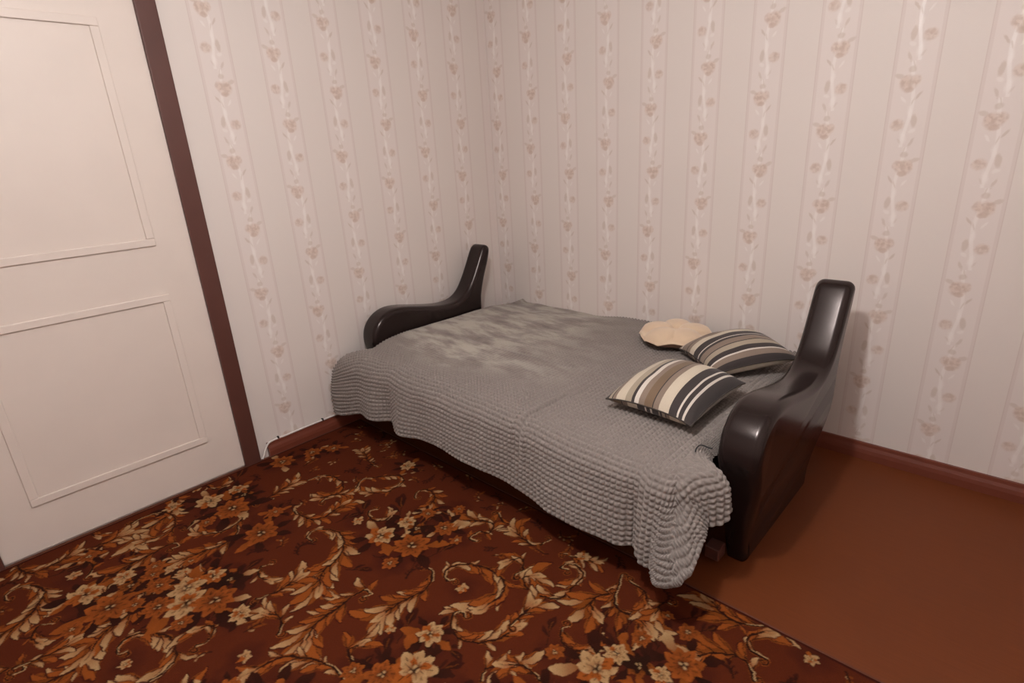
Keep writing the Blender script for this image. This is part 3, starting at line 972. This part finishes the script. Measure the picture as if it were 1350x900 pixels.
DARK_LEAVES = [(1.036,-1.475,1.108,-1.474),(0.779,-1.746,0.792,-1.701),(1.054,-1.546,1.045,-1.496),(1.096,-1.792,1.141,-1.780),(1.232,-1.625,1.243,-1.575),(0.784,-1.673,0.750,-1.628),
(1.442,-2.019,1.411,-1.979),(1.432,-2.087,1.426,-2.054),(1.414,-1.920,1.389,-1.869),(1.622,-1.942,1.642,-1.902),(1.586,-1.890,1.627,-1.890),(1.196,-1.710,1.171,-1.665),
(1.075,-1.881,1.105,-1.856),(0.894,-1.561,0.838,-1.511),(1.938,-1.542,1.917,-1.486),(2.034,-1.461,2.023,-1.400),(1.789,-1.735,1.819,-1.710),(2.079,-1.312,2.117,-1.264),
(1.862,-1.515,1.860,-1.454),(1.902,-1.573,1.880,-1.528),(1.936,-1.480,1.924,-1.439),(2.120,-1.344,2.139,-1.315),(2.110,-1.445,2.107,-1.405),(1.880,-1.687,1.885,-1.645),
(2.034,-1.522,2.015,-1.489),(1.768,-1.648,1.750,-1.606),(0.296,-2.142,0.341,-2.130),(0.642,-2.369,0.611,-2.329),(0.614,-2.270,0.589,-2.219),(0.822,-2.292,0.842,-2.252),
(0.396,-2.060,0.371,-2.015),(0.275,-2.231,0.305,-2.206),(0.094,-1.911,0.038,-1.861),(0.486,-2.325,0.558,-2.324),(0.229,-2.596,0.242,-2.551),(0.504,-2.396,0.495,-2.346),
(0.546,-2.642,0.591,-2.630),(0.682,-2.475,0.693,-2.425),(0.234,-2.523,0.200,-2.478),(0.892,-2.869,0.861,-2.829),(0.864,-2.770,0.839,-2.719),(1.072,-2.792,1.092,-2.752),
(0.646,-2.560,0.621,-2.515),(0.525,-2.731,0.555,-2.706),(0.344,-2.411,0.288,-2.361),(1.388,-2.392,1.367,-2.336),(1.484,-2.311,1.473,-2.250),(1.239,-2.585,1.269,-2.560),
(1.529,-2.162,1.567,-2.114),(1.312,-2.365,1.310,-2.304),(1.560,-2.295,1.557,-2.255),(1.330,-2.537,1.335,-2.495),(1.218,-2.498,1.200,-2.456),(2.392,-1.569,2.361,-1.529),
(2.364,-1.470,2.339,-1.419),(2.572,-1.492,2.592,-1.452),(2.739,-1.285,2.769,-1.260),(2.830,-1.237,2.835,-1.195),(1.846,-2.092,1.891,-2.080),(1.982,-1.925,1.993,-1.875),
(1.946,-2.010,1.921,-1.965),(1.825,-2.181,1.855,-2.156),(1.079,-2.646,1.092,-2.601),(1.396,-2.692,1.441,-2.680),(1.532,-2.525,1.543,-2.475),(1.084,-2.573,1.050,-2.528),
(1.496,-2.610,1.471,-2.565),(1.375,-2.781,1.405,-2.756),(2.336,-1.675,2.408,-1.674),(2.079,-1.946,2.092,-1.901),(2.354,-1.746,2.345,-1.696),(2.084,-1.873,2.050,-1.828),
(2.194,-1.761,2.138,-1.711),(0.754,-2.146,0.745,-2.096),(0.796,-2.392,0.841,-2.380),(0.932,-2.225,0.943,-2.175),(0.896,-2.310,0.871,-2.265),(0.775,-2.481,0.805,-2.456),
(0.594,-2.161,0.538,-2.111),(1.638,-2.142,1.617,-2.086),(1.734,-2.061,1.723,-2.000),(1.779,-1.912,1.817,-1.864),]

C_BASE = np.array(lin(92, 38, 19))
C_MAROON = np.array(lin(66, 24, 17))
C_ORANGE = np.array(lin(158, 82, 31))
C_CREAM = np.array(lin(202, 165, 116))
C_BLACK = np.array(lin(34, 18, 13))
CX0, CX1, CY0, CY1 = 0.028, 3.02, -3.42, -1.212
STEP = 0.0034
gx = np.concatenate([np.arange(CX0, 2.86, STEP), np.linspace(2.87, CX1, 12)])
gy = np.concatenate([np.linspace(CY0, -2.86, 46), np.arange(-2.85, CY1, STEP), [CY1]])
IMG = np.zeros((len(gx), len(gy), 3)) + C_BASE
GX, GY = np.meshgrid(gx, gy, indexing='ij')
_gx, _gy = GX, GY
GX = _gx + .0034 * vnoise(_gx * 60, _gy * 60, 61) + .0018 * vnoise(_gx * 150, _gy * 150, 62)
GY = _gy + .0034 * vnoise(_gx * 60, _gy * 60, 63) + .0018 * vnoise(_gx * 150, _gy * 150, 64)
rs = np.random.RandomState(11)


def window(x0, x1, y0, y1):
    i0, i1 = np.searchsorted(gx, x0), np.searchsorted(gx, x1)
    j0, j1 = np.searchsorted(gy, y0), np.searchsorted(gy, y1)
    return slice(max(i0 - 1, 0), i1 + 1), slice(max(j0 - 1, 0), j1 + 1)


def blend(sl, mask, colr):
    IMG[sl] = IMG[sl] * (1 - mask[..., None]) + colr * mask[..., None]


SOFT = 0.0030


def teardrop(bx, by, tx, ty, wid, c0, c1, vein=None, curve=0.0, gamma=1.0):
    """petal or leaf lobe from base to tip, widest past the middle, colour running c0 -> c1"""
    L = math.hypot(tx - bx, ty - by)
    if L < 1e-4:
        return
    pad_ = wid + .01 + abs(curve) * L
    sl = window(min(bx, tx) - pad_, max(bx, tx) + pad_, min(by, ty) - pad_, max(by, ty) + pad_)
    X, Y = GX[sl], GY[sl]
    if X.size == 0:
        return
    ex, ey = (tx - bx) / L, (ty - by) / L
    t_ = ((X - bx) * ex + (Y - by) * ey) / L
    s_ = (X - bx) * -ey + (Y - by) * ex
    tc = np.clip(t_, 0, 1)
    s_ = s_ - curve * L * np.sin(math.pi * tc)
    hw_ = wid * np.sin(math.pi * tc ** 1.25) ** 0.8
    dist = np.abs(s_) - hw_
    m_ = np.clip(.5 - dist / SOFT, 0, 1) * ((t_ > 0) & (t_ < 1))
    w_ = (tc ** gamma)[..., None]
    blend(sl, m_, c0 * (1 - w_) + c1 * w_)
    if vein is not None:
        mv = np.clip(.5 - (np.abs(s_) - wid * .10) / SOFT, 0, 1) * ((t_ > .05) & (t_ < .7)) * m_
        blend(sl, mv * .7, vein)


def stroke(pts, w0, w1, colr):
    n = len(pts)
    for i in range(n - 1):
        ax, ay = pts[i]
        bx, by = pts[i + 1]
        w_ = (w0 + (w1 - w0) * i / max(n - 2, 1)) / 2
        sl = window(min(ax, bx) - .01, max(ax, bx) + .01, min(ay, by) - .01, max(ay, by) + .01)
        X, Y = GX[sl], GY[sl]
        if X.size == 0:
            continue
        L2 = (bx - ax) ** 2 + (by - ay) ** 2 + 1e-12
        t_ = np.clip(((X - ax) * (bx - ax) + (Y - ay) * (by - ay)) / L2, 0, 1)
        dd = np.hypot(X - ax - t_ * (bx - ax), Y - ay - t_ * (by - ay))
        blend(sl, np.clip(.5 - (dd - w_) / SOFT, 0, 1), colr)


def blob(cx, cy, r_, colr, strength):
    sl = window(cx - r_, cx + r_, cy - r_, cy + r_)
    X, Y = GX[sl], GY[sl]
    if X.size == 0:
        return
    dd = np.hypot(X - cx, Y - cy) / r_
    nz = .25 * vnoise(X * 40, Y * 40, 51)
    blend(sl, strength * np.clip(1.4 - 1.6 * dd + nz, 0, 1) * (dd < 1), colr)


for x0_, y0_, r_, k_ in BLOOMS:
    blob(x0_, y0_, r_ * 2.4 + .03, C_MAROON, .75)
for x0_, y0_, x1_, y1_ in DARK_LEAVES:
    L_ = math.hypot(x1_ - x0_, y1_ - y0_)
    x1_, y1_ = x0_ + (x1_ - x0_) * 1.35, y0_ + (y1_ - y0_) * 1.35
    teardrop(x0_, y0_, x1_, y1_, L_ * .30, C_BLACK, C_MAROON * .8, C_ORANGE * .6, .06)
    ux, uy = (x1_ - x0_), (y1_ - y0_)
    teardrop(x0_ - ux * .3, y0_ - uy * .3, x0_ - ux * .3 + (ux * .6 - uy * .5), y0_ - uy * .3 + (uy * .6 + ux * .5), L_ * .16, C_BLACK, C_MAROON, None, .05)
    stroke([(x0_ - ux * .8, y0_ - uy * .8), (x0_ - ux * .3, y0_ - uy * .3), (x0_, y0_)], .003, .003, C_BLACK)
for mode, lf_, pts in SCROLLS:
    P = catmull(pts, 9)
    seg = np.hypot(*np.diff(P, axis=0).T)
    cum = np.concatenate([[0], np.cumsum(seg)])
    Ltot = cum[-1]
    step_ = 0.025
    nlob = max(int(Ltot / step_), 3)
    lobes = []
    for i in range(nlob):
        f_ = (i + 1.0) / nlob
        s_at = f_ * Ltot
        j = min(np.searchsorted(cum, s_at), len(P) - 2)
        px_, py_ = P[j]
        j0, j1 = max(j - 2, 0), min(j + 2, len(P) - 1)
        dx_, dy_ = P[j1] - P[j0]
        dl = math.hypot(dx_, dy_) + 1e-9
        dx_, dy_ = dx_ / dl, dy_ / dl
        sides = (1, -1) if mode == 2 else ((1,) if mode == 0 else (-1,))
        if mode != 2 and i % 3 == 2:
            sides = (1, -1)
        for sd in sides:
            if mode == 2 and f_ < .35 and sd == 1:
                continue
            ln_ = lf_ * (0.046 + 0.050 * f_) * rs.uniform(.8, 1.2)
            if mode != 2 and sd != (1 if mode == 0 else -1):
                ln_ *= .55
            an_ = math.radians(rs.uniform(28, 50)) * sd
            ex_ = dx_ * math.cos(an_) - dy_ * math.sin(an_)
            ey_ = dx_ * math.sin(an_) + dy_ * math.cos(an_)
            lobes.append((px_ - dx_ * .006, py_ - dy_ * .006, px_ + ex_ * ln_, py_ + ey_ * ln_, ln_, sd, rs.rand()))
    for bx_, by_, tx_, ty_, ln_, sd, warm in lobes[::-1]:      # orange body of the leaf
        teardrop(bx_, by_, bx_ + (tx_ - bx_) * .9, by_ + (ty_ - by_) * .9, ln_ * .20, C_ORANGE * rs.uniform(.45, .7), C_ORANGE * rs.uniform(.7, 1.0), None, -.12 * sd)
    for bx_, by_, tx_, ty_, ln_, sd, warm in lobes[::-1]:      # comb of paler lobes with dark gaps
        wd_ = ln_ * rs.uniform(.085, .135)
        mx_, my_ = bx_ + (tx_ - bx_) * .22, by_ + (ty_ - by_) * .22
        tip = C_CREAM if warm < .52 else C_ORANGE * 1.05
        teardrop(mx_, my_, tx_ + (tx_ - bx_) * .05, ty_ + (ty_ - by_) * .05, wd_ + .0032, C_MAROON, C_MAROON, None, -.14 * sd)
        teardrop(mx_, my_, tx_, ty_, wd_, C_ORANGE * .9, tip, None, -.14 * sd, .8)
        stroke([(bx_, by_), (bx_ + (tx_ - bx_) * .3, by_ + (ty_ - by_) * .3), (bx_ + (tx_ - bx_) * .55 - (ty_ - by_) * .05 * sd, by_ + (ty_ - by_) * .55 + (tx_ - bx_) * .05 * sd)], .0042, .002, C_BLACK)
    # spiral curl at the start of the spine
    cdx, cdy = P[0] - P[2]
    cl = math.hypot(cdx, cdy) + 1e-9
    cdx, cdy = cdx / cl, cdy / cl
    sg = 1 if mode != 1 else -1
    ccx, ccy = P[0][0] - cdy * .013 * sg, P[0][1] + cdx * .013 * sg
    a0 = math.atan2(P[0][1] - ccy, P[0][0] - ccx)
    spi = [(ccx + .013 * (1 - .6 * v) * math.cos(a0 + sg * v * 6.6), ccy + .013 * (1 - .6 * v) * math.sin(a0 + sg * v * 6.6)) for v in np.linspace(0, 1, 16)]
    stroke(spi, .0095, .006, C_ORANGE * .9)
    stroke(spi, .0050, .003, C_BLACK)
    dx_, dy_ = P[-1] - P[-4]
    dl = math.hypot(dx_, dy_) + 1e-9
    teardrop(P[-1][0] - dx_ / dl * .02, P[-1][1] - dy_ / dl * .02, P[-1][0] + dx_ / dl * .05 * lf_, P[-1][1] + dy_ / dl * .05 * lf_, .012 * lf_, C_ORANGE, C_CREAM, C_BLACK, .05)
    stroke(P[:len(P) // 2], .0105, .008, C_ORANGE * .9)
    stroke(P, .0085, .0045, C_BLACK)
    off = P[:len(P) // 3] + np.array([.003, .004])
    stroke(off, .003, .002, C_CREAM)
# little filler sprigs wherever the ground is still bare
for i in range(3200):
    fx0, fy0 = rs.uniform(CX0 + .03, 2.9), rs.uniform(-2.85, CY1 - .02)
    ii, jj = np.searchsorted(gx, fx0), np.searchsorted(gy, fy0)
    sl = (slice(max(ii - 7, 0), ii + 8), slice(max(jj - 7, 0), jj + 8))
    if np.abs(IMG[sl] - C_BASE).max() > .014:
        continue
    an0 = rs.rand() * 6.28
    dark = rs.rand() < .40
    bend = rs.uniform(-.5, .5)
    n_ = rs.randint(3, 6)
    px_, py_ = fx0, fy0
    spine = [(px_, py_)]
    for k_ in range(n_):
        an0 += bend
        px_, py_ = px_ + .013 * math.cos(an0), py_ + .013 * math.sin(an0)
        spine.append((px_, py_))
        for sd in (1, -1):
            an_ = an0 + sd * rs.uniform(.5, .9)
            ln_ = rs.uniform(.018, .034) * (.6 + .4 * k_ / n_)
            if dark:
                c0_, c1_ = C_BLACK, C_MAROON
            else:
                c0_, c1_ = C_ORANGE * .45, (C_ORANGE * rs.uniform(.6, 1.0) if rs.rand() < .68 else C_CREAM)
            teardrop(px_, py_, px_ + ln_ * math.cos(an_), py_ + ln_ * math.sin(an_), ln_ * .2, c0_, c1_, None, .1 * sd)
    stroke(spine, .0045, .003, C_BLACK)
BLOOMS = [(q_[0], q_[1], q_[2] * 1.3, q_[3]) for q_ in BLOOMS]
for x0_, y0_, r_, k_ in BLOOMS:                     # dark leaves and buds crowding the larger blooms
    if r_ < .034:
        continue
    a0 = rs.rand() * 6.28
    for i in range(7):
        an_ = a0 + i * .9 + rs.uniform(-.2, .2)
        r0_, r1_ = r_ * .7, r_ * rs.uniform(1.6, 2.3)
        if i % 3 == 2:
            cl_ = (C_ORANGE * .7, C_CREAM if rs.rand() < .4 else C_ORANGE)
        else:
            cl_ = (C_BLACK * .8, C_BLACK * .5 + C_MAROON * .5)
        teardrop(x0_ + r0_ * math.cos(an_), y0_ + r0_ * math.sin(an_), x0_ + r1_ * math.cos(an_ + .2), y0_ + r1_ * math.sin(an_ + .2),
                 (r1_ - r0_) * .22, cl_[0], cl_[1], None, .08)
for x0_, y0_, r_, k_ in sorted(BLOOMS, key=lambda q_: q_[2]):
    n_ = 8 if r_ > .028 else 6
    ph_ = rs.rand() * 6.28
    for ring_, sc in ((0, 1.0), (1, .68)):
        for i in range(n_):
            an_ = ph_ + (i + .5 * ring_) * 2 * math.pi / n_
            rr_ = r_ * sc * rs.uniform(.88, 1.12)
            if k_ == 0:
                c0_, c1_ = C_MAROON * 1.2, C_ORANGE * rs.uniform(.9, 1.25)
            elif k_ == 1:
                c0_, c1_ = C_ORANGE * .8, (C_CREAM if rs.rand() < .75 else C_ORANGE * 1.2)
            else:
                c0_, c1_ = C_BLACK, (C_BLACK if rs.rand() < .6 else C_ORANGE * .8)
            teardrop(x0_, y0_, x0_ + rr_ * math.cos(an_), y0_ + rr_ * math.sin(an_), rr_ * .26, c0_, c1_, C_BLACK if r_ > .03 else None, .05, .8)
    blob(x0_, y0_, r_ * .36, C_BLACK, 1.0)
    for i in range(3):
        an_ = ph_ + i * 2.1
        blob(x0_ + r_ * .16 * math.cos(an_), y0_ + r_ * .16 * math.sin(an_), r_ * .10 + .002, C_CREAM, .9)
# woven border strip on the edges
IMG[0:3] = C_MAROON * .9
IMG[:, -3:] = C_MAROON * .9

t = NT('woven_carpet')
co = t.coord()
at_ = t.node('ShaderNodeAttribute', attribute_name='weave')
pile = t.noise(co, 420.0, 3, 0.7)
wear = t.noise(co, 7.0, 3)
c = t.mix(t.math('MULTIPLY', pile, 0.55), at_.outputs['Color'], (0.012, 0.006, 0.004))
c = t.mix(t.math('MULTIPLY', wear, 0.18), c, lin(88, 42, 24))
t.bump(pile, 0.5, 0.004)
M_CARPET = t.out(Base_Color=c, Roughness=0.95, Specular_IOR_Level=0.04)
ZC = 0.006
Vc = np.stack([_gx, _gy, np.full_like(GX, ZC)], -1)
ng, mg = GX.shape
me = np_mesh('carpet', Vc.reshape(-1, 3), grid_quads(ng, mg), False)
at = me.attributes.new('weave', 'FLOAT_COLOR', 'POINT')
at.data.foreach_set('color', np.concatenate([IMG, np.ones((ng, mg, 1))], -1).astype(np.float32).ravel())
carpet = empty('carpet', ((CX0 + CX1) / 2, (CY0 + CY1) / 2, 0))
tag(carpet, 'rust brown carpet with orange and cream scrolling leaves and flowers', 'carpet')
link('pile', me, M_CARPET, carpet)
M_BIND = simple_mat('carpet_binding', lin(92, 48, 32), 0.9, 200, 0.25)
bm = bmesh.new()
for lo, hi in (((CX0 - .006, CY0, 0), (CX0, CY1, ZC + .001)), ((CX1, CY0, 0), (CX1 + .006, CY1, ZC + .001)),
               ((CX0 - .006, CY1, 0), (CX1 + .006, CY1 + .006, ZC + .001)), ((CX0 - .006, CY0 - .006, 0), (CX1 + .006, CY0, ZC + .001))):
    add_box(bm, lo, hi)
bm_obj('binding', bm, M_BIND, carpet)

# ------------------------------------------------------------------ small things
cab = empty('cable', (0.01, -1.3, 0.08))
tag(cab, 'thin white cable running along the top of the brown skirting board', 'cable')
pts = catmull([(.009, -0.9, .081), (.010, -1.2, .080), (.010, -1.45, .081), (.011, -1.62, .080), (.012, -1.70, .080), (.018, -1.728, .070), (.021, -1.745, .045),
               (.023, -1.757, .022), (.024, -1.766, .012)], 8)
o = link('wire', tube_mesh('wire', pts, 0.0048, 8), M_CABLE, cab)
for yy in (-1.42, -1.665):
    bm = bmesh.new()
    add_box(bm, (.003, yy - .004, .079), (.017, yy + .004, .090), .001)
    o = bm_obj('clip', bm, M_NAIL, cab)
# bare plaster patch where the skirting stops short of the casing is the wall itself

ht = np.linspace(1.2, 3.7, 24)
pts = [(1.990 + .028 * math.cos(v), -1.135 + .030 * math.sin(v), .470 + .004 * math.sin(3 * v)) for v in ht]
o = link('hair_tie', tube_mesh('hair_tie', pts, 0.0022, 6), M_BLACK)
tag(o, 'thin black elastic hair tie lying on the bedspread by the armrest', 'hair tie')
